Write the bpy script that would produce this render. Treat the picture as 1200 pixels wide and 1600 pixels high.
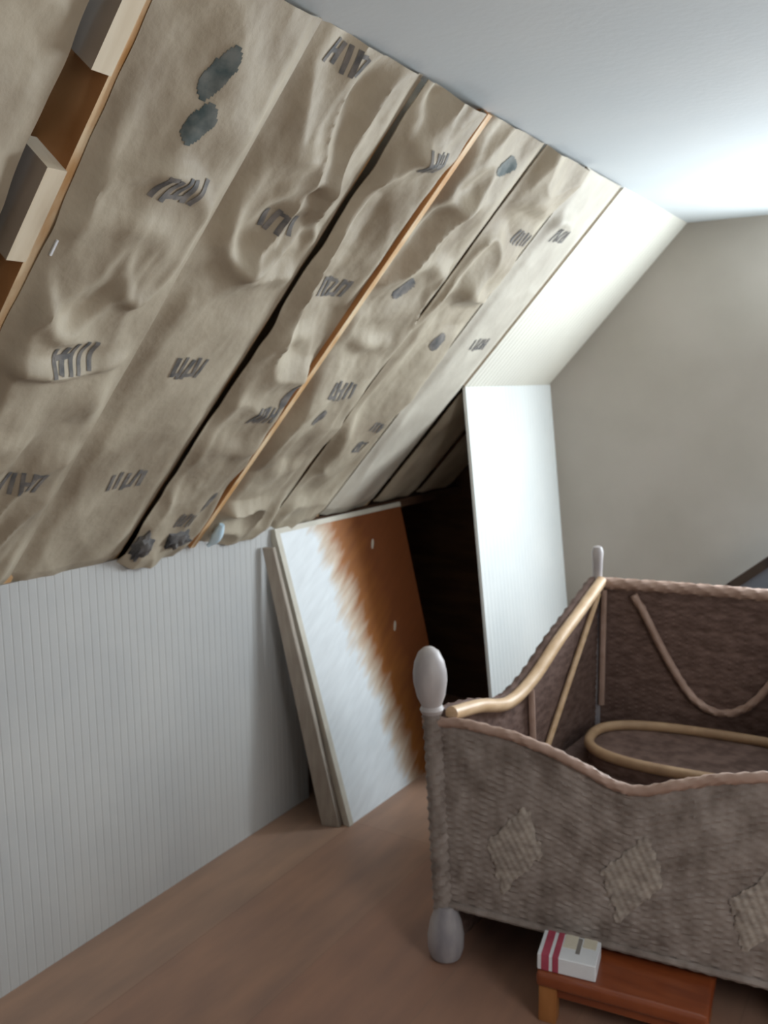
import bpy, bmesh, math, random
from mathutils import Vector, Matrix, noise

for o in list(bpy.data.objects):
    bpy.data.objects.remove(o)
sc = bpy.context.scene
C = sc.collection
PI = math.pi
noise.seed_set(5)

# ------------------------------------------------------------------ camera
EYE = Vector((0.0, 0.0, 1.5))
yaw, pitch, roll = 0.5635573, 0.14435563, -0.01204587
fwd = Vector((-math.sin(yaw) * math.cos(pitch), math.cos(yaw) * math.cos(pitch), -math.sin(pitch)))
rt = Vector((math.cos(yaw), math.sin(yaw), 0))
up = rt.cross(fwd)
r2 = rt * math.cos(roll) + up * math.sin(roll)
u2 = r2.cross(fwd)
cam_d = bpy.data.cameras.new('camera')
cam = bpy.data.objects.new('camera', cam_d)
C.objects.link(cam)
m = Matrix((r2, u2, -fwd)).transposed().to_4x4()
m.translation = EYE
cam.matrix_world = m
cam_d.sensor_fit = 'VERTICAL'
cam_d.sensor_height = 36.0
cam_d.lens = 1406.26 / 1600 * 36.0
cam_d.clip_start = 0.02
cam_d.dof.use_dof = True          # the photo is soft all over: focus lies in front of everything
cam_d.dof.focus_distance = 1.05
cam_d.dof.aperture_fstop = 8.0
sc.camera = cam

# ------------------------------------------------------------------ view, world, daylight
sc.view_settings.view_transform = 'Standard'
sc.view_settings.look = 'None'
sc.view_settings.gamma = 1.0
sc.view_settings.use_curve_mapping = False
sc.view_settings.exposure = 0.24
w = bpy.data.worlds.new('world')
sc.world = w
w.use_nodes = True
w.node_tree.nodes['Background'].inputs[0].default_value = (0.62, 0.80, 1.0, 1)
w.node_tree.nodes['Background'].inputs[1].default_value = 2.0


def area(name, loc, to, sx, sy, power, col):
    d = bpy.data.lights.new(name, 'AREA')
    d.shape = 'RECTANGLE'
    d.size, d.size_y = sx, sy
    d.energy = power
    d.color = col
    o = bpy.data.objects.new(name, d)
    C.objects.link(o)
    o.location = loc
    o.rotation_euler = (Vector(to) - Vector(loc)).to_track_quat('-Z', 'Z').to_euler()
    return o


# daylight entering by the gable window (right of the frame) and by the roof window on the right
area('daylight_far_window', (-0.08, 3.66, 1.30), (-0.5, 0.5, 1.05), 0.8, 0.85, 46, (0.86, 0.94, 1.0))
area('sill_bounce_far_window', (0.0, 3.54, 1.66), (-0.15, 3.48, 2.6), 0.8, 0.2, 6.8, (0.80, 0.93, 1.0))
area('daylight_roof_window', (1.36, 0.70, 1.56), (-1.3, 1.4, 0.75), 0.8, 0.75, 15, (1.0, 0.96, 0.91))


# ------------------------------------------------------------------ materials
def mat(name, c1, c2=None, scale=8.0, stretch=(1, 1, 1), rough=0.7, bump=0.0, bscale=None,
        detail=4.0, spec=0.3, lo=0.35, hi=0.65, rot=(0, 0, 0), coat=0.0):
    mt = bpy.data.materials.new(name)
    mt.use_nodes = True
    nt = mt.node_tree
    b = nt.nodes['Principled BSDF']
    b.inputs['Roughness'].default_value = rough
    b.inputs['Specular IOR Level'].default_value = spec
    b.inputs['Coat Weight'].default_value = coat
    b.inputs['Base Color'].default_value = (*c1, 1)
    tc = nt.nodes.new('ShaderNodeTexCoord')
    mp = nt.nodes.new('ShaderNodeMapping')
    mp.inputs['Scale'].default_value = stretch
    mp.inputs['Rotation'].default_value = rot
    nt.links.new(tc.outputs['Object'], mp.inputs['Vector'])
    if c2:
        n = nt.nodes.new('ShaderNodeTexNoise')
        n.inputs['Scale'].default_value = scale
        n.inputs['Detail'].default_value = detail
        nt.links.new(mp.outputs[0], n.inputs['Vector'])
        r = nt.nodes.new('ShaderNodeValToRGB')
        r.color_ramp.elements[0].position = lo
        r.color_ramp.elements[1].position = hi
        r.color_ramp.elements[0].color = (*c1, 1)
        r.color_ramp.elements[1].color = (*c2, 1)
        nt.links.new(n.outputs['Fac'], r.inputs[0])
        nt.links.new(r.outputs[0], b.inputs['Base Color'])
    if bump:
        n2 = nt.nodes.new('ShaderNodeTexNoise')
        n2.inputs['Scale'].default_value = bscale or scale * 3
        n2.inputs['Detail'].default_value = 5
        nt.links.new(mp.outputs[0], n2.inputs['Vector'])
        bp = nt.nodes.new('ShaderNodeBump')
        bp.inputs['Strength'].default_value = bump
        bp.inputs['Distance'].default_value = 0.01
        nt.links.new(n2.outputs['Fac'], bp.inputs['Height'])
        nt.links.new(bp.outputs[0], b.inputs['Normal'])
    return mt


M = {}
M['ceiling'] = mat('ceiling_paint', (0.60, 0.64, 0.65), (0.64, 0.67, 0.67), 2.0, rough=0.8, bump=0.05, bscale=60)
M['gable'] = mat('far_wall_paint', (0.39, 0.35, 0.30), (0.43, 0.385, 0.335), 3.0, rough=0.8, bump=0.05, bscale=50)
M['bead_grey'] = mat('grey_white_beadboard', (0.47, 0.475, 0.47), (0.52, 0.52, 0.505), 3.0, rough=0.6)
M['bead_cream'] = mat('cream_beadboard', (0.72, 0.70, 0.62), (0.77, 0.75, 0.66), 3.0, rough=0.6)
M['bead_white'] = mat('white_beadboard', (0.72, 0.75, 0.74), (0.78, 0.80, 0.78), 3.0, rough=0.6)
M['kraft'] = mat('kraft_paper', (0.335, 0.28, 0.205), (0.50, 0.44, 0.335), 5.0, (1, 1, 1), rough=0.62, bump=0.25, bscale=35, spec=0.3)
M['kraft_pale'] = mat('pale_kraft_paper', (0.46, 0.42, 0.35), (0.60, 0.56, 0.47), 5.0, rough=0.6, bump=0.2, bscale=35)
M['torn'] = mat('dark_torn_paper', (0.05, 0.05, 0.055), (0.20, 0.19, 0.18), 20.0, rough=0.8)
M['ink'] = mat('printed_ink', (0.10, 0.10, 0.10), (0.22, 0.20, 0.18), 40.0, rough=0.7)
M['teal_ink'] = mat('teal_ink', (0.06, 0.085, 0.085), (0.17, 0.18, 0.165), 30.0, rough=0.7)
M['rafter'] = mat('aged_orange_pine', (0.40, 0.17, 0.055), (0.52, 0.25, 0.10), 6.0, (1, 8, 1), rough=0.6, bump=0.2)
M['rafter_edge'] = mat('fresh_pine_edge', (0.66, 0.37, 0.15), (0.85, 0.68, 0.45), 9.0, (1, 3, 1), rough=0.6)
M['block'] = mat('pale_pine_block', (0.72, 0.62, 0.46), (0.80, 0.71, 0.55), 7.0, (1, 6, 1), rough=0.6)
M['block_side'] = mat('grey_brown_kraft_scrap', (0.33, 0.27, 0.21), (0.40, 0.33, 0.27), 7.0, rough=0.8)
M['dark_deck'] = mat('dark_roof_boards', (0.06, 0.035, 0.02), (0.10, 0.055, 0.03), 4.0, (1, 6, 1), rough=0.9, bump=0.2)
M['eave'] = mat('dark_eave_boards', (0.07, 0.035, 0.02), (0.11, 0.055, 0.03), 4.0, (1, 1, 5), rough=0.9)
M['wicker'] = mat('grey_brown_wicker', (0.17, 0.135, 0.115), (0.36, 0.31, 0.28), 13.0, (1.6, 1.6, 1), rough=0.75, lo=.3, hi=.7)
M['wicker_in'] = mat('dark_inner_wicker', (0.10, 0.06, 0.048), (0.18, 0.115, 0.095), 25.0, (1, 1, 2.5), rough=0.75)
M['motif'] = mat('pale_wicker_motif', (0.28, 0.24, 0.21), (0.44, 0.39, 0.34), 30.0, (1, 1, 2), rough=0.7)
M['cane'] = mat('light_tan_cane', (0.55, 0.36, 0.20), (0.68, 0.48, 0.30), 14.0, (3, 1, 3), rough=0.45, spec=.5)
M['cane_pink'] = mat('rosy_brown_cane', (0.33, 0.215, 0.165), (0.45, 0.31, 0.25), 16.0, rough=0.5, spec=.4)
M['cane_dull'] = mat('dull_tan_cane', (0.32, 0.20, 0.115), (0.44, 0.29, 0.17), 14.0, rough=0.5)
M['post'] = mat('worn_grey_paint', (0.24, 0.23, 0.25), (0.46, 0.43, 0.43), 14.0, (1, 1, .4), rough=0.5, spec=.5)
M['post_light'] = mat('worn_pale_paint', (0.34, 0.31, 0.31), (0.50, 0.46, 0.45), 14.0, (1, 1, .4), rough=0.45, spec=.5)
M['red_wood'] = mat('red_brown_varnish', (0.20, 0.045, 0.015), (0.28, 0.07, 0.022), 7.0, (1, 5, 1), rough=0.28, spec=.6, coat=.4)
M['orange_wood'] = mat('orange_brown_wood', (0.33, 0.13, 0.04), (0.42, 0.18, 0.06), 7.0, (4, 4, 1), rough=0.4)
M['carton'] = mat('white_carton', (0.72, 0.76, 0.80), (0.82, 0.85, 0.88), 9.0, rough=0.5)
M['red_print'] = mat('red_print', (0.38, 0.06, 0.10), (0.50, 0.10, 0.15), 20.0, rough=0.5)
M['cream_print'] = mat('cream_print', (0.66, 0.62, 0.50), (0.72, 0.68, 0.57), 20.0, rough=0.5)
M['dark_print'] = mat('dark_grey_print', (0.20, 0.19, 0.18), (0.28, 0.26, 0.24), 20.0, rough=0.5)
M['plank'] = mat('grey_beige_wood', (0.34, 0.29, 0.24), (0.42, 0.37, 0.31), 8.0, (6, 6, 1), rough=0.7)
M['board_edge'] = mat('cream_board_edge', (0.56, 0.53, 0.45), (0.66, 0.62, 0.53), 9.0, rough=0.6)
M['black_frame'] = mat('dark_frame', (0.02, 0.018, 0.02), (0.06, 0.045, 0.035), 12.0, rough=0.4)
M['blue_grey'] = mat('blue_grey_panel', (0.16, 0.19, 0.23), (0.22, 0.25, 0.29), 4.0, rough=0.35)
M['plastic'] = mat('pale_blue_plastic', (0.55, 0.75, 0.88), (0.70, 0.86, 0.95), 20.0, rough=0.3)
M['steel'] = mat('staple_steel', (0.8, 0.82, 0.85), rough=0.25, spec=.8)
M['white_paint'] = mat('window_paint', (0.75, 0.75, 0.73), rough=0.5)
M['wall_plain'] = mat('plain_wall_paint', (0.56, 0.55, 0.52), (0.60, 0.59, 0.56), 3.0, rough=0.8)


def floor_material():
    mt = bpy.data.materials.new('worn_plank_floor')
    mt.use_nodes = True
    nt = mt.node_tree
    b = nt.nodes['Principled BSDF']
    L = nt.links.new
    tc = nt.nodes.new('ShaderNodeTexCoord')
    mp = nt.nodes.new('ShaderNodeMapping')
    mp.inputs['Rotation'].default_value = (0, 0, PI / 2)
    L(tc.outputs['Object'], mp.inputs[0])
    br = nt.nodes.new('ShaderNodeTexBrick')
    br.inputs['Color1'].default_value = (0.39, 0.26, 0.19, 1)
    br.inputs['Color2'].default_value = (0.34, 0.20, 0.145, 1)
    br.inputs['Mortar'].default_value = (0.32, 0.20, 0.145, 1)
    br.inputs['Scale'].default_value = 1.0
    br.inputs['Mortar Size'].default_value = 0.0025
    br.inputs['Brick Width'].default_value = 2.4
    br.inputs['Row Height'].default_value = 0.33
    br.offset = 0.37
    L(mp.outputs[0], br.inputs['Vector'])
    n = nt.nodes.new('ShaderNodeTexNoise')
    n.inputs['Scale'].default_value = 3.2
    n.inputs['Detail'].default_value = 8
    mp2 = nt.nodes.new('ShaderNodeMapping')
    mp2.inputs['Scale'].default_value = (4, 0.9, 1)
    L(tc.outputs['Object'], mp2.inputs[0])
    L(mp2.outputs[0], n.inputs['Vector'])
    r = nt.nodes.new('ShaderNodeValToRGB')
    r.color_ramp.elements[0].position = .3
    r.color_ramp.elements[1].position = .7
    r.color_ramp.elements[0].color = (0.80, 0.80, 0.82, 1)
    r.color_ramp.elements[1].color = (1.12, 1.06, 1.0, 1)
    L(n.outputs['Fac'], r.inputs[0])
    mx = nt.nodes.new('ShaderNodeMix')
    mx.data_type = 'RGBA'
    mx.blend_type = 'MULTIPLY'
    mx.inputs['Factor'].default_value = 1
    L(br.outputs['Color'], mx.inputs['A'])
    L(r.outputs[0], mx.inputs['B'])
    L(mx.outputs['Result'], b.inputs['Base Color'])
    b.inputs['Roughness'].default_value = 0.5
    b.inputs['Specular IOR Level'].default_value = 0.3
    return mt


M['floor'] = floor_material()


def leaning_panel_material():
    """white board with the knee wall shadow painted on in ragged orange-brown (local y across, z up)"""
    mt = bpy.data.materials.new('white_board_painted_shadow')
    mt.use_nodes = True
    nt = mt.node_tree
    L = nt.links.new
    b = nt.nodes['Principled BSDF']
    tc = nt.nodes.new('ShaderNodeTexCoord')
    sp = nt.nodes.new('ShaderNodeSeparateXYZ')
    L(tc.outputs['Object'], sp.inputs[0])

    def math_(op, a, bb=None, v=None):
        n = nt.nodes.new('ShaderNodeMath')
        n.operation = op
        L(a, n.inputs[0])
        if bb is not None:
            L(bb, n.inputs[1])
        if v is not None:
            n.inputs[1].default_value = v
        return n.outputs[0]
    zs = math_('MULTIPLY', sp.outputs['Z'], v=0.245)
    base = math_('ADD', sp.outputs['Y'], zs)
    # streaks that roughen the painted shadow edge, running up to the right
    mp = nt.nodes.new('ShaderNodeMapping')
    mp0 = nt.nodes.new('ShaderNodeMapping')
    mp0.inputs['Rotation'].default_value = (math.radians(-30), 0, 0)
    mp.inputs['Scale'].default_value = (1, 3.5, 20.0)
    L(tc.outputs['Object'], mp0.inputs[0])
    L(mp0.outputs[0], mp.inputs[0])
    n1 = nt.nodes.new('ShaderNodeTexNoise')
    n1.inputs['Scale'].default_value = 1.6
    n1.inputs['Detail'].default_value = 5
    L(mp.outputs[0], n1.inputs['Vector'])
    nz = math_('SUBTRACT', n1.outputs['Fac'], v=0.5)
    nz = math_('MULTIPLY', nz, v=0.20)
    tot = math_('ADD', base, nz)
    r = nt.nodes.new('ShaderNodeValToRGB')  # shadow painted into the base colour: white, then orange-brown, then darker
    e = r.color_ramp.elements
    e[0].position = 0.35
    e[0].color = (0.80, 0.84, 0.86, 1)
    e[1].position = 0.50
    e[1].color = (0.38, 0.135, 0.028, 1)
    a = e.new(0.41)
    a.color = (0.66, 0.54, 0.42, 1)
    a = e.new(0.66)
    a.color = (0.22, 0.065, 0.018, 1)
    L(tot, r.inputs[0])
    n3 = nt.nodes.new('ShaderNodeTexNoise')
    n3.inputs['Scale'].default_value = 2.5
    L(mp.outputs[0], n3.inputs['Vector'])
    r3 = nt.nodes.new('ShaderNodeValToRGB')
    r3.color_ramp.elements[0].color = (0.86, 0.86, 0.86, 1)
    r3.color_ramp.elements[1].color = (1.1, 1.1, 1.1, 1)
    L(n3.outputs['Fac'], r3.inputs[0])
    mx = nt.nodes.new('ShaderNodeMix')
    mx.data_type = 'RGBA'
    mx.blend_type = 'MULTIPLY'
    mx.inputs['Factor'].default_value = 1
    L(r.outputs[0], mx.inputs['A'])
    L(r3.outputs[0], mx.inputs['B'])
    L(mx.outputs['Result'], b.inputs['Base Color'])
    b.inputs['Roughness'].default_value = 0.6
    return mt


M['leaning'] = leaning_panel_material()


# ------------------------------------------------------------------ helpers
def empty(name, loc, label, cat, group=None):
    o = bpy.data.objects.new(name, None)
    o.empty_display_size = 0.1
    C.objects.link(o)
    o.location = loc
    o['label'] = label
    o['category'] = cat
    if group:
        o['group'] = group
    return o


def tag(o, label, cat, group=None):
    o['label'] = label
    o['category'] = cat
    if group:
        o['group'] = group
    return o


def world_of(p):
    v = Vector((0, 0, 0))
    while p:
        v = v + Vector(p.location)
        p = p.parent
    return v


def obj(name, bm, mt, parent=None, origin=None, smooth=True):
    """link a bmesh (world coordinates) as one mesh object; origin in world coordinates"""
    base = world_of(parent) if parent else Vector((0, 0, 0))
    og = Vector(origin) if origin is not None else (base if parent else Vector((0, 0, 0)))
    bmesh.ops.translate(bm, verts=bm.verts, vec=-og)
    bmesh.ops.recalc_face_normals(bm, faces=bm.faces)
    me = bpy.data.meshes.new(name)
    bm.to_mesh(me)
    bm.free()
    for mm in (mt if isinstance(mt, (list, tuple)) else [mt]):
        me.materials.append(mm)
    if smooth:
        me.polygons.foreach_set('use_smooth', [True] * len(me.polygons))
        try:
            me.set_sharp_from_angle(angle=math.radians(38))
        except Exception:
            pass
    o = bpy.data.objects.new(name, me)
    C.objects.link(o)
    if parent:
        o.parent = parent
    o.location = og - base
    return o


def struct(name, bm, mt, origin=None, smooth=False):
    o = obj(name, bm, mt, None, origin, smooth)
    o['kind'] = 'structure'
    return o


def hexa(bm, p, mi=0):
    """p: 8 points, bottom ring 0-3 then top ring 4-7"""
    v = [bm.verts.new(q) for q in p]
    fs = [(0, 3, 2, 1), (4, 5, 6, 7), (0, 1, 5, 4), (1, 2, 6, 5), (2, 3, 7, 6), (3, 0, 4, 7)]
    out = []
    for f in fs:
        ff = bm.faces.new([v[i] for i in f])
        ff.material_index = mi
        out.append(ff)
    return out


def box(bm, lo, hi, mi=0):
    x0, y0, z0 = lo
    x1, y1, z1 = hi
    return hexa(bm, [(x0, y0, z0), (x1, y0, z0), (x1, y1, z0), (x0, y1, z0),
                     (x0, y0, z1), (x1, y0, z1), (x1, y1, z1), (x0, y1, z1)], mi)


def slab(bm, o, a, b, n, mi=0):
    """parallelepiped from corner o along vectors a, b, n"""
    o, a, b, n = Vector(o), Vector(a), Vector(b), Vector(n)
    return hexa(bm, [o, o + a, o + a + b, o + b, o + n, o + a + n, o + a + b + n, o + b + n], mi)


def bevel(bm, w, seg=2):
    bmesh.ops.bevel(bm, geom=list(bm.edges), offset=w, segments=seg, affect='EDGES', profile=0.6)
    return bm


def catmull(pts, per=8):
    pts = [Vector(p) for p in pts]
    out = []
    P = [pts[0] * 2 - pts[1]] + pts + [pts[-1] * 2 - pts[-2]]
    for i in range(1, len(P) - 2):
        for k in range(per):
            t = k / per
            a, b, c, d = P[i - 1], P[i], P[i + 1], P[i + 2]
            out.append(0.5 * ((2 * b) + (c - a) * t + (2 * a - 5 * b + 4 * c - d) * t * t + (3 * b - a - 3 * c + d) * t ** 3))
    out.append(pts[-1])
    return out


def tube(bm, pts, rad, n=10, twist=0.0, lobes=0, closed=False, mi=0):
    """sweep a round (or rope-lobed) section along pts"""
    pts = [Vector(p) for p in pts]
    rings = []
    N = len(pts)
    ref = Vector((0, 0, 1))
    arc = 0
    for i, p in enumerate(pts):
        if closed:
            t = pts[(i + 1) % N] - pts[i - 1]
        else:
            t = pts[min(i + 1, N - 1)] - pts[max(i - 1, 0)]
        t.normalize()
        rr = ref if abs(t.dot(ref)) < 0.93 else Vector((0.3, 1, 0))
        a = t.cross(rr).normalized()
        b = a.cross(t)
        r = rad(i / (N - 1)) if callable(rad) else rad
        if i:
            arc += (p - pts[i - 1]).length
        ring = []
        for k in range(n):
            th = 2 * PI * k / n
            q = r * (1 + (0.16 * math.cos(lobes * th + twist * arc) if lobes else 0))
            ring.append(bm.verts.new(p + a * math.cos(th) * q + b * math.sin(th) * q))
        rings.append(ring)
    rng = range(N) if closed else range(N - 1)
    for i in rng:
        A, B = rings[i], rings[(i + 1) % N]
        for k in range(n):
            f = bm.faces.new((A[k], A[(k + 1) % n], B[(k + 1) % n], B[k]))
            f.material_index = mi
    if not closed:
        bm.faces.new(list(reversed(rings[0])))
        bm.faces.new(rings[-1])
    return bm


def lathe(bm, base, prof, axis=(0, 0, 1), n=24):
    """prof: list of (radius, height along axis)"""
    base, axis = Vector(base), Vector(axis).normalized()
    a = axis.orthogonal().normalized()
    b = axis.cross(a)
    rings = []
    for r, h in prof:
        rings.append([bm.verts.new(base + axis * h + (a * math.cos(2 * PI * k / n) + b * math.sin(2 * PI * k / n)) * max(r, 1e-4)) for k in range(n)])
    for A, B in zip(rings, rings[1:]):
        for k in range(n):
            bm.faces.new((A[k], A[(k + 1) % n], B[(k + 1) % n], B[k]))
    bm.faces.new(list(reversed(rings[0])))
    bm.faces.new(rings[-1])
    return bm


def beadboard(o, along, length, upv, nrm, pitch=0.03, depth=0.002, thick=0.012, top=None, end_shift=0.0):
    """grooved sheet: o lower corner, beads run in the direction of upv; top(s) may give the height per position"""
    o, along, upv, nrm = Vector(o), Vector(along).normalized(), Vector(upv), Vector(nrm).normalized()
    bm = bmesh.new()
    cols = []
    nb = int(length / pitch)
    ss = []
    for i in range(nb + 1):
        s = i * pitch
        for ds, d in ((0, 0), (pitch * .80, 0), (pitch * .87, -depth), (pitch * .93, -depth)):
            if s + ds <= length:
                ss.append((s + ds, d))
    ss.append((length, 0))
    for s, d in ss:
        f = s / length
        lo = o + along * s + nrm * d
        hi = lo + upv
        lo2 = o + along * s - nrm * thick
        hi2 = lo2 + upv
        cols.append([bm.verts.new(q) for q in (lo, hi, hi2, lo2)])
    for A, B in zip(cols, cols[1:]):
        for k in range(4):
            bm.faces.new((A[k], B[k], B[(k + 1) % 4], A[(k + 1) % 4]))
    bm.faces.new(cols[0])
    bm.faces.new(list(reversed(cols[-1])))
    return bm


# ------------------------------------------------------------------ room dimensions
XL, ZK = -1.90, 1.03              # left knee wall and its height
TH = 0.83459432                   # slope of the roof
SV = Vector((math.cos(TH), 0, math.sin(TH)))      # up the slope
NV = Vector((math.sin(TH), 0, -math.cos(TH)))     # into the room
SO = Vector((XL, 0, ZK))
LV = 1.442                        # length of the slope from knee wall to ceiling
ZC = ZK + LV * math.sin(TH)
XC = XL + LV * math.cos(TH)
YB, YG = -1.6, 3.72               # wall behind the camera, gable wall
K2X, K2Y = -1.49, 2.915           # second, taller knee wall


def slope(u, v, w=0.0):
    return SO + Vector((0, u, 0)) + SV * v + NV * w


# floor, ceiling
bm = bmesh.new()
box(bm, (-3.1, YB - .1, -0.05), (2.1, YG + .1, 0))
struct('floor', bm, M['floor'])
bm = bmesh.new()
box(bm, (XC - .02, YB - .1, ZC), (-XC + .02, YG + .1, ZC + .06))
struct('ceiling', bm, M['ceiling'])

# gable wall with its window opening to the right of the frame
WX0, WX1, WZ0, WZ1 = -0.48, 0.32, 0.85, 1.75
bm = bmesh.new()
box(bm, (-3.1, YG, 0), (WX0, YG + .1, ZC + .05))
box(bm, (WX1, YG, 0), (2.1, YG + .1, ZC + .05))
box(bm, (WX0, YG, 0), (WX1, YG + .1, WZ0))
box(bm, (WX0, YG, WZ1), (WX1, YG + .1, ZC + .05))
struct('wall_far', bm, M['gable'])
bm = bmesh.new()
box(bm, (-3.1, YB - .1, 0), (2.1, YB, ZC + .05))
struct('wall_back', bm, M['wall_plain'])


def window(name, x0, x1, z0, z1, y0, y1):
    bm = bmesh.new()
    t = .035
    box(bm, (x0, y0, z0), (x0 + t, y1, z1))
    box(bm, (x1 - t, y0, z0), (x1, y1, z1))
    box(bm, (x0 + t, y0, z0), (x1 - t, y1, z0 + t))
    box(bm, (x0 + t, y0, z1 - t), (x1 - t, y1, z1))
    ym = (y0 + y1) / 2
    box(bm, (x0 + t, ym - .015, (z0 + z1) / 2 - .02), (x1 - t, ym + .015, (z0 + z1) / 2 + .02))
    return struct(name, bm, M['white_paint'])


window('window_1', WX0, WX1, WZ0, WZ1, YG, YG + .1)

# right hand side of the attic
bm = bmesh.new()
box(bm, (1.90, YB, 0), (2.0, YG, ZK + .1))
struct('wall_right', bm, M['wall_plain'])
bm = bmesh.new()
SR = Vector((-math.cos(TH), 0, math.sin(TH)))
NR = Vector((math.sin(TH), 0, math.cos(TH)))
PR = Vector((1.90, 0, ZK))
Y0, Y1, V0, V1 = .25, 1.15, .32, 1.12
for ya, yb, va, vb in ((YB, Y0, 0, LV), (Y1, YG, 0, LV), (Y0, Y1, 0, V0), (Y0, Y1, V1, LV)):
    slab(bm, PR + Vector((0, ya, 0)) + SR * va, (0, yb - ya, 0), SR * (vb - va), NR * .08)
struct('wall_right_slope', bm, M['wall_plain'])

bm = bmesh.new()
for ya, yb, va, vb in ((Y0, Y0 + .04, V0, V1), (Y1 - .04, Y1, V0, V1), (Y0 + .04, Y1 - .04, V0, V0 + .04), (Y0 + .04, Y1 - .04, V1 - .04, V1)):
    slab(bm, PR + Vector((0, ya, 0)) + SR * va, (0, yb - ya, 0), SR * (vb - va), NR * .07)
struct('window_2', bm, M['white_paint'])

# left knee wall, near part, of grooved board
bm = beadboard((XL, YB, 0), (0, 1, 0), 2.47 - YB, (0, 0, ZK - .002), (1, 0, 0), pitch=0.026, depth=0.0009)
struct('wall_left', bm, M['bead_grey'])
# taller far part: a sheet whose foot stands a little into the room
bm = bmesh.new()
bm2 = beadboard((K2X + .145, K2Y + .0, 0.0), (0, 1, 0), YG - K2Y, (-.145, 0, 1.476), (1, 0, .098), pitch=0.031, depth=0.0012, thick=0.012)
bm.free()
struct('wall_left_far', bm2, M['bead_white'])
# grooved board on the slope above it
v0 = (1.476 - ZK) / math.sin(TH)
bm = beadboard(slope(K2Y + .008, v0, 0), (0, 1, 0), YG - K2Y - .008, SV * (LV - v0), NV, pitch=0.031, depth=0.002, thick=0.012)
struct('wall_left_slope', bm, M['bead_cream'])
# roof boards behind rafters, down to the floor of the eave
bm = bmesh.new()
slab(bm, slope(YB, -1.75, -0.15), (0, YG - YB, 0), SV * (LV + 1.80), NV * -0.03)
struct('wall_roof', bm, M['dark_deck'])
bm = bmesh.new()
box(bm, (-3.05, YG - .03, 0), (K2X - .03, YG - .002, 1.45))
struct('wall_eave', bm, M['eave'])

bm = bmesh.new()
box(bm, (XL - .10, 2.47, ZK - .045), (XL - .004, YG - .03, ZK - .012))
struct('trim_1', bm, M['eave'])
# ------------------------------------------------------------------ rafters
RD = 0.128


def rafter(yc, wtop, label, wd=0.036, v0=-1.4, v1=None, mt='rafter'):
    bm = bmesh.new()
    slab(bm, slope(yc - wd / 2, v0, wtop - RD), (0, wd, 0), SV * ((v1 or LV) - v0 - .002), NV * RD)
    for f in bm.faces:
        f.normal_update()
        if abs(f.normal.dot(NV)) > .9:
            f.material_index = 1
    o = obj('rafter', bm, [M['rafter'], M['rafter_edge']], None, slope(yc, 0, 0), smooth=False)
    return tag(o, label, 'rafter', 'roof rafters behind the paper-faced insulation')


RY = [0.977, 1.305, 1.645, 1.918, 2.275, 2.585, 2.915]
r0 = rafter(RY[0], 0.0, 'orange-brown rafter with bare side and two pale blocks, at upper left', wd=.030)
rafter(RY[1], -0.006, 'rafter behind the paper seam, next right from the bare rafter with blocks')
rafter(RY[2], -0.014, 'dark rafter seen through the wavy gap just left of the bare pine edge')
rafter(RY[3], 0.019, 'rafter with a thin bright pine edge bare from ceiling to knee wall', wd=0.020, v0=0.0)
rafter(RY[4], -0.012, 'rafter behind the first dark seam right of the bare pine edge')
rafter(RY[5], -0.012, 'rafter behind the faint seam before the smooth last batt')
rafter(RY[6], -0.016, 'rafter in the dark gap beside the cream grooved slope boarding')
rafter(3.25, -0.016, 'rafter low in the dark eave behind the white far knee wall', v0=0.01, v1=v0 - .05)
rafter(3.58, -0.016, 'rafter deepest in the dark eave, closest to the far wall', v0=0.01, v1=v0 - .05)


# two pale blocks nailed to the bare rafter's near side
def block(va, vb):
    bm = bmesh.new()
    y1 = RY[0] - .015
    slab(bm, slope(y1 - .036, va, -.085), (0, .036, 0), SV * (vb - va), NV * .090)
    for f in bm.faces:
        f.normal_update()
        f.material_index = 0 if (f.normal.dot(NV) > .9 or abs(f.normal.dot(SV)) > .9) else 1
    b = obj('wood_block', bm, [M['block'], M['block_side']], r0, smooth=False)
    b['label'] = 'pale short block on the rafter side'


block(0.905, 1.075)
block(1.235, 1.435)


# ------------------------------------------------------------------ paper-faced insulation
def sm(a, b, x):
    t = max(0, min(1, (x - a) / (b - a)))
    return t * t * (3 - 2 * t)


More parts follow.
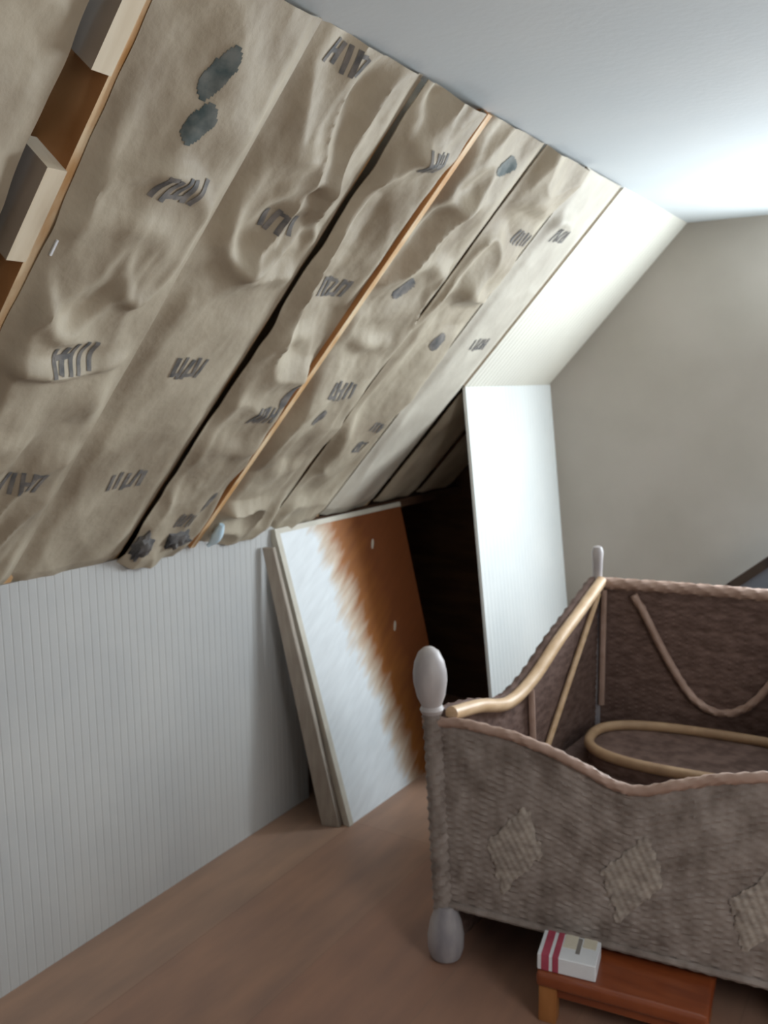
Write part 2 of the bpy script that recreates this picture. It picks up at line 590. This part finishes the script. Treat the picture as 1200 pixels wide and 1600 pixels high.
class Batt:
    def __init__(s, k, u0, u1, puff, fold, arcs, e0=0.0, e1=0.0, wave0=.004, wave1=.004, v0=-0.012, v1=LV - .001, scale=1.0, smooth_below=0.0):
        s.__dict__.update(k=k, u0=u0, u1=u1, puff=puff, fold=fold, arcs=arcs, e0=e0, e1=e1,
                          wave0=wave0, wave1=wave1, v0=v0, v1=v1, scale=scale, sb=smooth_below)

    def ue(s, side, v):
        n = noise.noise(Vector((v * 5.5, s.k * 7.3 + side * 31.0, 1.7)))
        n2 = noise.noise(Vector((v * 15, s.k * 3.3 + side * 11.0, 9.7)))
        d = (n * .8 + n2 * .3)
        return (s.u0 + s.wave0 * (d + .35)) if side == 0 else (s.u1 - s.wave1 * (d + .35))

    def w(s, u, v):
        t = (u - s.u0) / (s.u1 - s.u0)
        edge = sm(0, .16, t) * sm(0, .16, 1 - t)
        k = s.k * 13.7
        q = Vector((u * 5.0 * s.scale + k, v * 3.1 * s.scale, k * .3))
        wv = noise.noise_vector(q * .7) * .9
        n = noise.noise(q + wv)
        rid = 1 - abs(noise.noise(q * 1.25 + wv * 1.4 + Vector((3, 7, 1)))) * 2.4
        fine = noise.noise(q * 3.6 + wv) * .26 + noise.noise(q * 9.0) * .06
        calm = 1 - .72 * (1 - sm(s.sb - .15, s.sb + .12, v)) if s.sb else 1
        h = s.puff * edge + s.fold * calm * edge * (n * .9 + max(rid, -.2) * .75 + fine)
        for uc, vc, c, sg, amp, hw in s.arcs:
            amp *= .85
            du = u - uc
            if abs(du) < hw:
                d = (v - (vc + c * du * du)) / math.sqrt(1 + (2 * c * du) ** 2)
                h += amp * math.exp(-(d / sg) ** 2) * (1 - (du / hw) ** 2) * (.4 + .6 * edge)
        base = s.e0 * (1 - t) + s.e1 * t
        if v < .03:
            h -= (0.03 - v) * .2
        return base + max(h, -.03)

    def p(s, u, v, dw=0):
        return slope(u, v, s.w(u, v) + dw)

    def mesh(s, res=.006):
        bm = bmesh.new()
        nu = max(10, int((s.u1 - s.u0) / res))
        nv = int((s.v1 - s.v0) / res)
        G = []
        for j in range(nv + 1):
            v = s.v0 + (s.v1 - s.v0) * j / nv
            a, b = s.ue(0, v), s.ue(1, v)
            row = []
            for i in range(nu + 1):
                u = a + (b - a) * i / nu
                row.append(bm.verts.new(s.p(u, v)))
            G.append(row)
        for j in range(nv):
            for i in range(nu):
                bm.faces.new((G[j][i], G[j][i + 1], G[j + 1][i + 1], G[j + 1][i]))
        # side flanges and back, so the batt has its depth
        back = [[bm.verts.new(slope((s.u0 + .018) if i == 0 else (s.u1 - .018), s.v0 + (s.v1 - s.v0) * j / 24, -.10)) for i in (0, 1)] for j in range(25)]
        for j in range(24):
            bm.faces.new((back[j][0], back[j][1], back[j + 1][1], back[j + 1][0]))
        for side, col in ((0, 0), (1, nu)):
            edge_v = [G[j][col] for j in range(nv + 1)]
            lip = [bm.verts.new(e.co - NV * .004 + Vector((0, .004 if side == 0 else -.004, 0))) for e in edge_v]
            for j in range(nv):
                bm.faces.new((edge_v[j], edge_v[j + 1], lip[j + 1], lip[j]))
        return bm


def mark(bt, parent, u, v, wu, wv, kind='letters', seed=0):
    rnd = random.Random(seed * 7 + 3)
    bm = bmesh.new()

    def stroke(ua, va, ub, vb, th):
        a, b = Vector((ua, va)), Vector((ub, vb))
        d = (b - a)
        ln = d.length
        d.normalize()
        nn = Vector((-d.y, d.x)) * th / 2
        k = max(3, int(ln / .005))
        kw = max(1, int(th / .006))
        rows = []
        for i in range(k + 1):
            c = a + d * ln * i / k
            rows.append([bm.verts.new(bt.p((c + nn * (2 * q / kw - 1)).x, (c + nn * (2 * q / kw - 1)).y, .0016)) for q in range(kw + 1)])
        for A, B in zip(rows, rows[1:]):
            for q in range(kw):
                bm.faces.new((A[q], A[q + 1], B[q + 1], B[q]))
    if kind == 'letters':
        n = 5
        for i in range(n):
            uu = u - wu / 2 + wu * (i + .5) / n + rnd.uniform(-.002, .002)
            th = wu / n * rnd.uniform(.42, .60)
            sl = rnd.uniform(-.004, .008)
            stroke(uu - sl, v - wv / 2 * rnd.uniform(.75, 1.1), uu + sl, v + wv / 2 * rnd.uniform(.75, 1.1), th)
            if i < n - 1 and rnd.random() < .55:
                q = wv * rnd.choice((-.34, 0, .34))
                stroke(uu, v + q, uu + wu / n, v + q + .002, wv * .16)
    else:
        # worn printed emblem, longer up the slope
        k = 16
        for i in range(k):
            f = (i + .5) / k * 2 - 1
            hw = wu * .42 * (1 - abs(f) ** 2.2) ** .6 * rnd.uniform(.9, 1.1)
            cc = u + wu * .12 * math.sin(f * 2.2)
            stroke(cc - hw, v + f * wv * .62, cc + hw, v + f * wv * .62, wv * 1.24 / k * 1.06)
    return obj('printed_mark', bm, M['teal_ink'] if kind == 'teal' else M['ink'], parent)


G_ = 'paper-faced insulation batts on the roof slope'
batt_specs = [
    (Batt(0, .55, .912, .012, .012, [(.74, 1.15, .9, .05, .02, .15)], e0=-.03, e1=-.03, wave1=.012),
     'insulation batt at the upper left corner, left of the bare rafter', []),
    (Batt(1, .972, 1.300, .010, .020, [(1.12, .695, 1.0, .020, .034, .17), (1.08, .78, 14.0, .022, .026, .11), (1.20, .86, 16.0, .02, .022, .08), (1.06, .44, 12.0, .025, .020, .08), (1.13, 1.13, -4.0, .02, .018, .15), (1.10, 1.02, -2.5, .03, .014, .14), (1.2, 1.22, 1.5, .04, .010, .1), (1.05, .50, 2.0, .03, .012, .12)],
          e0=.003, e1=.004, wave0=.010, wave1=.003),
     'widest wrinkled batt right beside the bare rafter, with two teal blots at top',
     [(1.122, 1.305, .050, .080, 'teal'), (1.130, 1.220, .052, .062, 'teal'), (1.157, 1.106, .115, .055, 'letters'),
      (1.129, .725, .11, .06, 'letters'), (1.174, .380, .10, .06, 'letters')]),
    (Batt(2, 1.306, 1.640, .008, .022, [(1.44, .96, 9.0, .024, .034, .14), (1.50, 1.18, -6.0, .022, .022, .12), (1.46, 1.22, -3.0, .03, .018, .13), (1.50, 1.12, 2.5, .025, .014, .1)],
          e0=-.005, wave0=.004, wave1=.008, smooth_below=.85),
     'batt smooth in its lower half, between the widest batt and the wavy dark gap',
     [(1.469, 1.076, .11, .05, 'letters'), (1.465, .689, .10, .06, 'letters'), (1.490, .331, .12, .065, 'letters'),
      (1.40, 1.405, .09, .05, 'letters')]),
    (Batt(3, 1.640, 1.908, .010, .034, [(1.78, 1.30, 3.0, .025, .02, .12), (1.76, .80, -4.0, .03, .02, .1), (1.80, .42, 3.5, .03, .016, .11)],
          e0=.012, e1=.005, wave0=.016, wave1=.004, scale=.85),
     'crumpled batt just left of the bare pine edge, between it and the wavy gap',
     [(1.782, 1.304, .10, .06, 'letters'), (1.799, .933, .11, .06, 'letters'), (1.862, .618, .045, .07, 'blot'),
      (1.812, .552, .09, .06, 'letters'), (1.837, .215, .05, .06, 'blot'), (1.777, .161, .06, .05, 'letters')]),
    (Batt(4, 1.932, 2.270, .010, .038, [(2.05, 1.22, 3.0, .028, .022, .12), (2.10, .78, 2.0, .03, .022, .14), (2.13, 1.05, -3.0, .03, .02, .12), (2.1, .30, 2.5, .04, .014, .13)],
          e0=-.006, wave0=.005, wave1=.008, scale=.85),
     'crumpled batt just right of the bare pine edge',
     [(2.093, .962, .085, .055, 'blot'), (2.139, 1.353, .10, .045, 'teal'), (2.097, .626, .12, .06, 'letters'), (2.066, .530, .05, .045, 'blot')]),
    (Batt(5, 2.279, 2.581, .008, .030, [(2.45, .98, 5.0, .03, .02, .12), (2.42, 1.30, -3, .03, .016, .12)],
          wave0=.006, wave1=.005, scale=.85),
     'wrinkled batt second to the right from the bare pine edge',
     [(2.459, .803, .06, .05, 'blot'), (2.461, .370, .11, .05, 'letters'), (2.493, 1.187, .09, .05, 'letters'), (2.471, .456, .08, .04, 'letters')]),
    (Batt(6, 2.588, 2.897, .008, .007, [(2.68, 1.28, -4, .022, .016, .09)], wave0=.003, wave1=.002),
     'smooth pale batt beside the cream grooved slope boarding',
     [(2.713, 1.233, .10, .05, 'letters'), (2.746, .802, .12, .05, 'letters')]),
]
for bt, lab, marks in batt_specs:
    cu = (bt.u0 + bt.u1) / 2
    o = obj('insulation_batt', bt.mesh(), M['kraft_pale'] if bt.k == 6 else M['kraft'], None, slope(cu, 0, 0))
    tag(o, lab, 'insulation', G_)
    for i, (u, v, wu, wv, kd) in enumerate(marks):
        mark(bt, o, u, v, wu, wv, kd, seed=bt.k * 10 + i)
for k, (ua, ub, lab) in enumerate([(2.932, 3.230, 'shaded batt low behind the white far knee wall, nearer one'),
                                   (3.268, 3.560, 'shaded batt low behind the white far knee wall, farther one')]):
    bt = Batt(8 + k, ua, ub, .006, .006, [], v0=0.0, v1=v0 - .03)
    tag(obj('insulation_batt', bt.mesh(.015), M['kraft'], None, slope((ua + ub) / 2, 0, 0)), lab, 'insulation', G_)


# torn, crumpled dark paper along the foot of the slope
def crumple(u, v, su, sv, h, seed, label):
    bm = bmesh.new()
    n, mcount = 18, 14
    V = []
    for j in range(mcount):
        row = []
        ph = PI * (j + .5) / mcount
        for i in range(n):
            th = 2 * PI * i / n
            d = Vector((math.cos(th) * math.sin(ph), math.sin(th) * math.sin(ph), math.cos(ph)))
            r = 1 + .45 * noise.noise(d * 2.2 + Vector((seed * 5, 0, 0))) + .25 * noise.noise(d * 5 + Vector((seed, 3, 0)))
            row.append(bm.verts.new(slope(u + d.x * su * r, v + d.y * sv * r, .026 + max(d.z * h * r, -.018))))
        V.append(row)
    for A, B in zip(V, V[1:]):
        for i in range(n):
            bm.faces.new((A[i], A[(i + 1) % n], B[(i + 1) % n], B[i]))
    bm.faces.new(V[0])
    bm.faces.new(list(reversed(V[-1])))
    o = obj('torn_paper', bm, M['torn'], None, slope(u, v, 0))
    tag(o, label, 'paper', 'dark torn paper at the foot of the slope')


crumple(1.672, .075, .030, .050, .022, 1, 'dark torn paper scrap on top of the knee wall, leftmost of two')
crumple(1.790, .085, .050, .038, .026, 2, 'dark torn paper scrap on knee wall top, nearest the pine edge')

# pale blue scrap of plastic at the foot of the bare pine edge
bm = bmesh.new()
pts = catmull([slope(1.957, .110, .034), slope(1.960, .075, .040), slope(1.962, .045, .040), slope(1.957, .018, .036)], 6)
tube(bm, pts, lambda t: .006 + .010 * math.sin(PI * min(1, t * 1.05 + .05)), n=10)
tag(obj('plastic_scrap', bm, M['plastic'], None, slope(1.957, .02, .02)),
    'small pale blue plastic scrap at the foot of the bare pine edge', 'plastic scrap')
# bright staple next to the bare rafter
bm = bmesh.new()
wst = batt_specs[1][0].w(.992, .945)
slab(bm, slope(.990, .930, wst + .001), (0, .004, 0), SV * .030, NV * .003)
tag(obj('staple', bm, M['steel'], None, slope(.992, .93, wst)), 'shiny metal staple in the paper beside the bare rafter', 'staple')

# ------------------------------------------------------------------ leaning board and plank
A = Vector((-1.650, 2.366, 0.0))
UPB = Vector((-1.882, 2.300, 1.0)) - A
RB = Vector((.014, .715, 0))
nb = RB.cross(UPB).normalized()
if nb.x < 0:
    nb = -nb
BH = 1.0
root = empty('leaning_board', A, 'white board with shade painted ragged orange-brown at right, leaning against the knee wall gap', 'board')
bm = bmesh.new()
R2 = Vector((.014, .780, 0))
hexa(bm, [A, A + RB, A + RB - nb * .018, A - nb * .018, A + UPB, A + UPB + R2, A + UPB + R2 - nb * .018, A + UPB - nb * .018])
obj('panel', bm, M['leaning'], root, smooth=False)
bm = bmesh.new()
e = .020
hexa(bm, [A + nb * .004 - RB * .004, A + nb * .004 + RB * (e / .715), A - nb * .02 + RB * (e / .715), A - nb * .022 - RB * .004,
          A + UPB + nb * .004 - RB * .004, A + UPB + nb * .004 + RB * (e / .715), A + UPB - nb * .02 + RB * (e / .715), A + UPB - nb * .022 - RB * .004])
o = obj('edge_strip', bm, M['board_edge'], root, smooth=False)
o['label'] = 'cream strip along the left edge'
bm = bmesh.new()
T0 = A + UPB * 1.0
slab(bm, T0 + nb * .003, R2, UPB.normalized() * .018, -nb * .022)
o = obj('top_strip', bm, M['board_edge'], root, smooth=False)
o['label'] = 'tan strip along the top edge'
# two chips in the brown painted-shade part
for y, z in ((2.835, .886), (2.87, .566)):
    f = z / 1.0
    c = A + UPB * f + RB * ((y - (A + UPB * f).y) / .715) + nb * .0015
    bm = bmesh.new()
    d1 = (UPB.normalized() * .9 + RB.normalized() * .5).normalized()
    d2 = nb.cross(d1)
    ring = [c + d1 * math.cos(t) * .020 + d2 * math.sin(t) * .006 for t in [2 * PI * i / 14 for i in range(14)]]
    a = [bm.verts.new(q) for q in ring]
    b = [bm.verts.new(q - nb * .004) for q in ring]
    bm.faces.new(a)
    bm.faces.new(list(reversed(b)))
    for i in range(14):
        bm.faces.new((a[i], a[(i + 1) % 14], b[(i + 1) % 14], b[i]))
    o = obj('chip', bm, M['board_edge'], root, smooth=False)
    o['label'] = 'small pale chip in the brown painted-shade part'

pb = Vector((-1.735, 2.322, 0))
pt = Vector((-1.888, 2.236, .965))
bm = bmesh.new()
wv = Vector((.062, .018, 0))
wt = Vector((.034, .016, 0))
dv = Vector((-.006, .030, 0))
hexa(bm, [pb, pb + wv, pb + wv + dv, pb + dv, pt, pt + wt, pt + wt + dv * .6, pt + dv * .6])
bevel(bm, .002, 1)
tag(obj('wooden_plank', bm, M['plank'], None, pb, smooth=False),
    'narrow grey-beige plank leaning between the knee wall and the white board', 'plank')

# ------------------------------------------------------------------ wicker crib
FL = Vector((-1.040, 1.918, 0))
d1 = Vector((.993, .117, 0)).normalized()
FWID = .93
FR = FL + d1 * FWID
BL = Vector((-.972, 2.893, 0))
BR = BL + d1 * .80
crib = empty('wicker_crib', (FL + FR + BL + BR) / 4, 'old grey-brown wicker crib with curved rims, standing on the floor at right', 'crib')


def interp(tab, x):
    if x <= tab[0][0]:
        return tab[0][1]
    for (a, fa), (b, fb) in zip(tab, tab[1:]):
        if x <= b:
            t = (x - a) / (b - a)
            t = t * t * (3 - 2 * t) * .5 + t * .5
            return fa + (fb - fa) * t
    return tab[-1][1]


def weave(P, nrm, length, z0f, z1f, th=.016, amp=.0032, row=.009, stake=.022, inner=0.0):
    """woven sheet: P(s, z) point on the sheet; woven relief on the nrm side"""
    bm = bmesh.new()
    ns = int(length / (stake / 4))
    nz = 84
    nrm = Vector(nrm).normalized()
    G, H = [], []
    for i in range(ns + 1):
        s = length * i / ns
        za, zb = z0f(s), z1f(s)
        g, h = [], []
        for j in range(nz + 1):
            z = za + (zb - za) * j / nz
            rr = z / row
            ph = PI * s / stake + (PI if int(math.floor(rr)) % 2 else 0)
            d = amp * (.55 * math.cos(ph) + .55 * abs(math.sin(PI * rr)))
            g.append(bm.verts.new(P(s, z) + nrm * d))
            if j % 12 == 0 or j == nz:
                h.append(bm.verts.new(P(s, z) - nrm * th))
        G.append(g)
        H.append(h)
    for i in range(ns):
        for j in range(nz):
            bm.faces.new((G[i][j], G[i + 1][j], G[i + 1][j + 1], G[i][j + 1]))
        for j in range(len(H[0]) - 1):
            bm.faces.new((H[i][j], H[i][j + 1], H[i + 1][j + 1], H[i + 1][j]))
        bm.faces.new((G[i][0], H[i][0], H[i + 1][0], G[i + 1][0]))
        bm.faces.new((G[i][-1], G[i + 1][-1], H[i + 1][-1], H[i][-1]))
    return bm


front_n = Vector((d1.y, -d1.x, 0))
sym = lambda s: min(s, FWID - s)
ftop_tab = [(0, .640), (.10, .650), (.20, .640), (.30, .615), (.37, .585), (.43, .560), (.48, .552), (.6, .552)]
ftop = lambda s: interp(ftop_tab, sym(s)) - .006


def fp(s, z):
    lean = -.055 * (z / .65) * (1 - s / FWID) + .055 * (z / .65) * (s / FWID)
    belly = .018 * math.sin(PI * s / FWID)
    return FL + d1 * (s + lean) + front_n * belly * 0 + Vector((0, 0, z))


bm = weave(fp, front_n, FWID, lambda s: .150, ftop)
obj('front_panel', bm, M['wicker'], crib)
bm = bmesh.new()
tube(bm, catmull([fp(s, ftop(s) + .006) + front_n * .002 for s in [FWID * i / 22 for i in range(23)]], 4), .0125, n=10, twist=160, lobes=3)
obj('front_rim', bm, M['cane_pink'], crib)
bm = bmesh.new()
tube(bm, [fp(FWID * i / 60, .152) + front_n * .004 for i in range(61)], .009, n=8, twist=200, lobes=3)
obj('bottom_braid', bm, M['wicker'], crib)


# diamond motifs woven into the front
def motif(sc_, zc, hw, hh, par, P, nn):
    bm = bmesh.new()
    n = 34
    grid = {}
    for i in range(-n, n + 1):
        for j in range(-n, n + 1):
            rag = 1 + .16 * noise.noise(Vector((i * .22 + sc_ * 40, j * .12, 3)))
            if abs(i) + abs(j) <= n * .9 * rag:
                s = sc_ + hw * i / n
                z = zc + hh * j / n
                edge = (n * .9 * rag - abs(i) - abs(j)) / n
                d = .0030 + .003 * min(1, edge * 5) + .0016 * math.cos(PI * i / 4) * math.cos(PI * j / 3)
                grid[(i, j)] = bm.verts.new(P(s + (z - zc) * .26, z) + nn * d)
    for (i, j), v in grid.items():
        q = [(i, j), (i + 1, j), (i + 1, j + 1), (i, j + 1)]
        have = [k for k in q if k in grid]
        if len(have) >= 3:
            bm.faces.new([grid[k] for k in have])
    o = obj('diamond_motif', bm, M['motif'], par)
    o['label'] = 'paler woven diamond on the front'


for s_ in (.205, .475, .745):
    motif(s_, .345 if s_ < .3 else .335, .078, .140, crib, fp, front_n)

# left side: low at the front, sweeping up to the back
side_d = (BL - FL)
SL = side_d.length
side_d.normalize()
side_in = Vector((side_d.y, -side_d.x, 0))
stop_tab = [(0, .665), (.16, .640), (.32, .600), (.47, .627), (.64, .702), (.79, .758), (.97, .828), (1.2, .83)]


def side(origin, dirv, inn, name_panel):
    P = lambda s, z: origin + dirv * s + Vector((0, 0, z))
    zt = lambda s: interp(stop_tab, s) - .01
    L_ = SL
    bm = weave(P, inn, L_, lambda s: .006, zt, amp=.0028)
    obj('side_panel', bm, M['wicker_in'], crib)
    pts = catmull([P(s, interp(stop_tab, s)) + inn * .010 for s in (0.02, .16, .32, .47, .64, .79, .97)], 10)
    bm = bmesh.new()
    tube(bm, pts, .0185, n=14)
    obj('side_rim', bm, M['cane'], crib)
    pts = catmull([P(s, interp(stop_tab, s) - .004) - inn * .022 for s in (0.02, .16, .32, .47, .64, .79, .97)], 10)
    bm = bmesh.new()
    tube(bm, pts, .017, n=10, twist=120, lobes=4)
    o = obj('outer_braid', bm, M['wicker_in'], crib)
    # inner struts
    bm = bmesh.new()
    tube(bm, [P(.94, .79) + inn * .012, P(.76, .60) + inn * .014, P(.565, .385) + inn * .014], .0095, n=8)
    obj('cane_strut', bm, M['cane'], crib)
    bm = bmesh.new()
    tube(bm, [P(.455, .60) + inn * .012, P(.465, .50) + inn * .012, P(.475, .40) + inn * .012], .0105, n=8)
    obj('cane_strut', bm, M['cane_pink'], crib)


side(FL, side_d, side_in, 'left')
sd2 = (BR - FR).normalized()
side(FR, sd2, Vector((-sd2.y, sd2.x, 0)), 'right')

# back panel with its swag of cane
BWID = .80
BTOP = .820
bp = lambda s, z: BL + d1 * s + Vector((0, 0, z))
bm = weave(bp, front_n, BWID, lambda s: .15, lambda s: BTOP - .01)
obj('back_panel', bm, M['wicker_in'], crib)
bm = bmesh.new()
tube(bm, [bp(BWID * i / 60, BTOP + .004 * math.sin(PI * i / 60)) for i in range(61)], .019, n=12, twist=110, lobes=4)
obj('back_rim', bm, M['cane_pink'], crib)
sw = [(.115, .790), (.150, .735), (.200, .640), (.255, .545), (.310, .470), (.360, .435), (.400, .427), (.440, .435), (.490, .470), (.545, .545), (.600, .640), (.650, .735), (.685, .790)]
bm = bmesh.new()
tube(bm, catmull([bp(s, z) + front_n * .014 for s, z in sw], 5), .0125, n=10, twist=140, lobes=3)
obj('swag_trim', bm, M['cane_pink'], crib)
for s in (.018, BWID - .018):
    bm = bmesh.new()
    tube(bm, [bp(s, .80) + front_n * .016, bp(s, .60) + front_n * .016, bp(s, .40) + front_n * .016], .011, n=8)
    obj('cane_strut', bm, M['cane_pink'], crib)

# inner floor and its cane hoop
bm = bmesh.new()
q = [FL + side_d * .02 + d1 * .02, FR - d1 * .02 + sd2 * .02, BR - d1 * .02 - sd2 * .02, BL + d1 * .02 - side_d * .02]
hexa(bm, [p + Vector((0, 0, .30)) for p in q] + [p + Vector((0, 0, .335)) for p in q])
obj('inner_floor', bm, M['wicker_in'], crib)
bm = bmesh.new()
hexa(bm, [p + Vector((0, 0, .158)) for p in q] + [p + Vector((0, 0, .176)) for p in q])
obj('shade_board', bm, M['eave'], crib, smooth=False)  # unseen board added to darken the space under the crib
ctr = Vector((-.555, 2.66, .39))
ring = []
for i in range(64):
    t = 2 * PI * i / 64
    ce, se = math.cos(t), math.sin(t)
    x = abs(ce) ** .7 * (1 if ce > 0 else -1) * .345
    y = abs(se) ** .8 * (1 if se > 0 else -1) * .170
    ring.append(ctr + d1 * x + Vector((-d1.y, d1.x, 0)) * y)
bm = bmesh.new()
tube(bm, ring, .016, n=12, closed=True)
obj('cane_hoop', bm, M['cane_dull'], crib)
bm = bmesh.new()
top = [bm.verts.new(p + Vector((0, 0, -.012))) for p in ring]
bot = [bm.verts.new(Vector((p.x, p.y, .336))) for p in ring]
bm.faces.new(top)
for i in range(64):
    bm.faces.new((top[i], bot[i], bot[(i + 1) % 64], top[(i + 1) % 64]))
obj('woven_pad', bm, M['wicker_in'], crib)


# posts with finials and feet
def post(base, top_off, z_body, z_top, r_top, name='corner_post', thin=False, zfoot=0.0):
    ax = (Vector((top_off[0], top_off[1], z_top)) - Vector((0, 0, 0))).normalized()
    P = lambda z: base + ax * (z / ax.z)
    rr = .017 if thin else .024
    bm = bmesh.new()
    tube(bm, [P(.10 + (z_body - .10) * i / 60) for i in range(61)], rr, n=16, twist=230, lobes=0 if thin else 3)
    pst = obj(name, bm, M['wicker'] if not thin else M['post'], crib)
    bm = bmesh.new()
    hz = z_top - z_body
    if thin:
        prof = [(.016, 0), (.020, hz * .12), (.016, hz * .3), (.0175, hz * .65), (.020, hz * .85), (.014, hz * .97), (.002, hz)]
    else:
        prof = [(.026, 0), (.031, hz * .06), (.026, hz * .12), (.036, hz * .26), (r_top, hz * .48), (r_top * .99, hz * .62), (r_top * .88, hz * .78), (r_top * .62, hz * .92), (r_top * .3, hz * .985), (.002, hz)]
    lathe(bm, P(z_body), prof, ax)
    f = obj('finial', bm, M['post_light'], pst)
    f['label'] = 'pale worn finial'
    bm = bmesh.new()
    lathe(bm, base, [(.024, 0), (.040, .008), (.047, .030), (.048, .065), (.042, .100), (.032, .130), (.027, .15)], (0, 0, 1))
    obj('foot', bm, M['post'], pst)


post(FL + Vector((.004, 0, 0)), (-.045, -.006, 0), .665, .838, .043)
post(FR, (.045, .0, 0), .665, .838, .043)
post(BL, (-.012, .006, 0), .80, .945, .02, thin=True)
post(BR, (.012, .006, 0), .80, .945, .02, thin=True)

# ------------------------------------------------------------------ low stool under the crib's front edge
SX, SY = -.575, 1.90
stool = empty('footstool', (SX, SY, 0), 'low glossy red-brown wooden footstool under the front of the crib', 'stool')
ca = math.atan2(.045, .37)
sd = Vector((math.cos(ca), math.sin(ca), 0))
sn = Vector((-sd.y, sd.x, 0))
c0 = Vector((-.742, 1.812, 0))
bm = bmesh.new()
slab(bm, c0 + Vector((0, 0, .092)), sd * .385, sn * .21, (0, 0, .038))
bevel(bm, .014, 4)
obj('seat', bm, M['red_wood'], stool)
bm = bmesh.new()
slab(bm, c0 + sd * .02 + sn * .02 + Vector((0, 0, .062)), sd * .345, sn * .17, (0, 0, .034))
bevel(bm, .003, 1)
obj('apron', bm, M['red_wood'], stool)
for a in (.006, .335):
    for b in (.008, .165):
        bm = bmesh.new()
        slab(bm, c0 + sd * a + sn * b, sd * .042, sn * .036, (0, 0, .093))
        bevel(bm, .004, 2)
        obj('leg', bm, M['orange_wood'], stool)

# red and white carton on the stool
kc = Vector((-.742, 1.822, .1305))
kd = Vector((math.cos(.16), math.sin(.16), 0))
kn = Vector((-.20, .98, 0)).normalized()
carton = empty('carton', kc + kd * .065 + kn * .05, 'small white carton with dark red stripes lying on the footstool', 'carton')
CW, CD, CH = .136, .098, .040
bm = bmesh.new()
slab(bm, kc, kd * CW, kn * CD, (0, 0, CH))
bevel(bm, .002, 1)
obj('carton_body', bm, M['carton'], carton, smooth=False)


def band(a, b, c, d, mt, nm):
    bm = bmesh.new()
    slab(bm, kc + kd * a + kn * c - Vector((0, 0, .0)) + Vector((0, 0, CH - .0005)), kd * (b - a), kn * (d - c), (0, 0, .0012))
    if c <= 0:
        slab(bm, kc + kd * a - kn * .0008 + Vector((0, 0, .002)), kd * (b - a), kn * .0012, (0, 0, CH - .002))
    obj(nm, bm, M[mt], carton, smooth=False)


band(.010, .028, 0, CD, 'red_print', 'red_stripe')
band(.036, .050, 0, CD, 'red_print', 'red_stripe')
band(.053, .084, .045, CD, 'cream_print', 'printed_area')
band(.084, .094, .030, CD - .006, 'dark_print', 'dark_stripe')
band(.097, .128, .060, CD, 'cream_print', 'printed_area')

# ------------------------------------------------------------------ dark-edged panel behind the crib
fr = empty('framed_panel', (-.40, 3.40, 0), 'dark-edged blue-grey panel tilted against the far wall behind the crib', 'panel')
PA, PB_ = Vector((-.76, 3.44, .665)), Vector((-.30, 3.44, 1.055))
ed = (PB_ - PA).normalized()
pd = Vector((ed.z, 0, -ed.x))
pn = Vector((0, -1, .14)).normalized()
LE = .72
HE = .80
W0 = PA - ed * .12
pn3 = ed.cross(pd).normalized()
if pn3.y > 0:
    pn3 = -pn3
bm = bmesh.new()
slab(bm, W0 + ed * .03 + pd * .03, ed * (LE - .06), pd * (HE - .06), -pn3 * .02)
obj('face', bm, M['blue_grey'], fr, smooth=False)
for o_, a_, b_ in ((W0, ed * LE, pd * .032), (W0 + pd * (HE - .032), ed * LE, pd * .032), (W0, ed * .032, pd * HE), (W0 + ed * (LE - .032), ed * .032, pd * HE)):
    bm = bmesh.new()
    slab(bm, o_ + pn3 * .01, a_, b_, -pn3 * .04)
    obj('frame_rail', bm, M['black_frame'], fr, smooth=False)
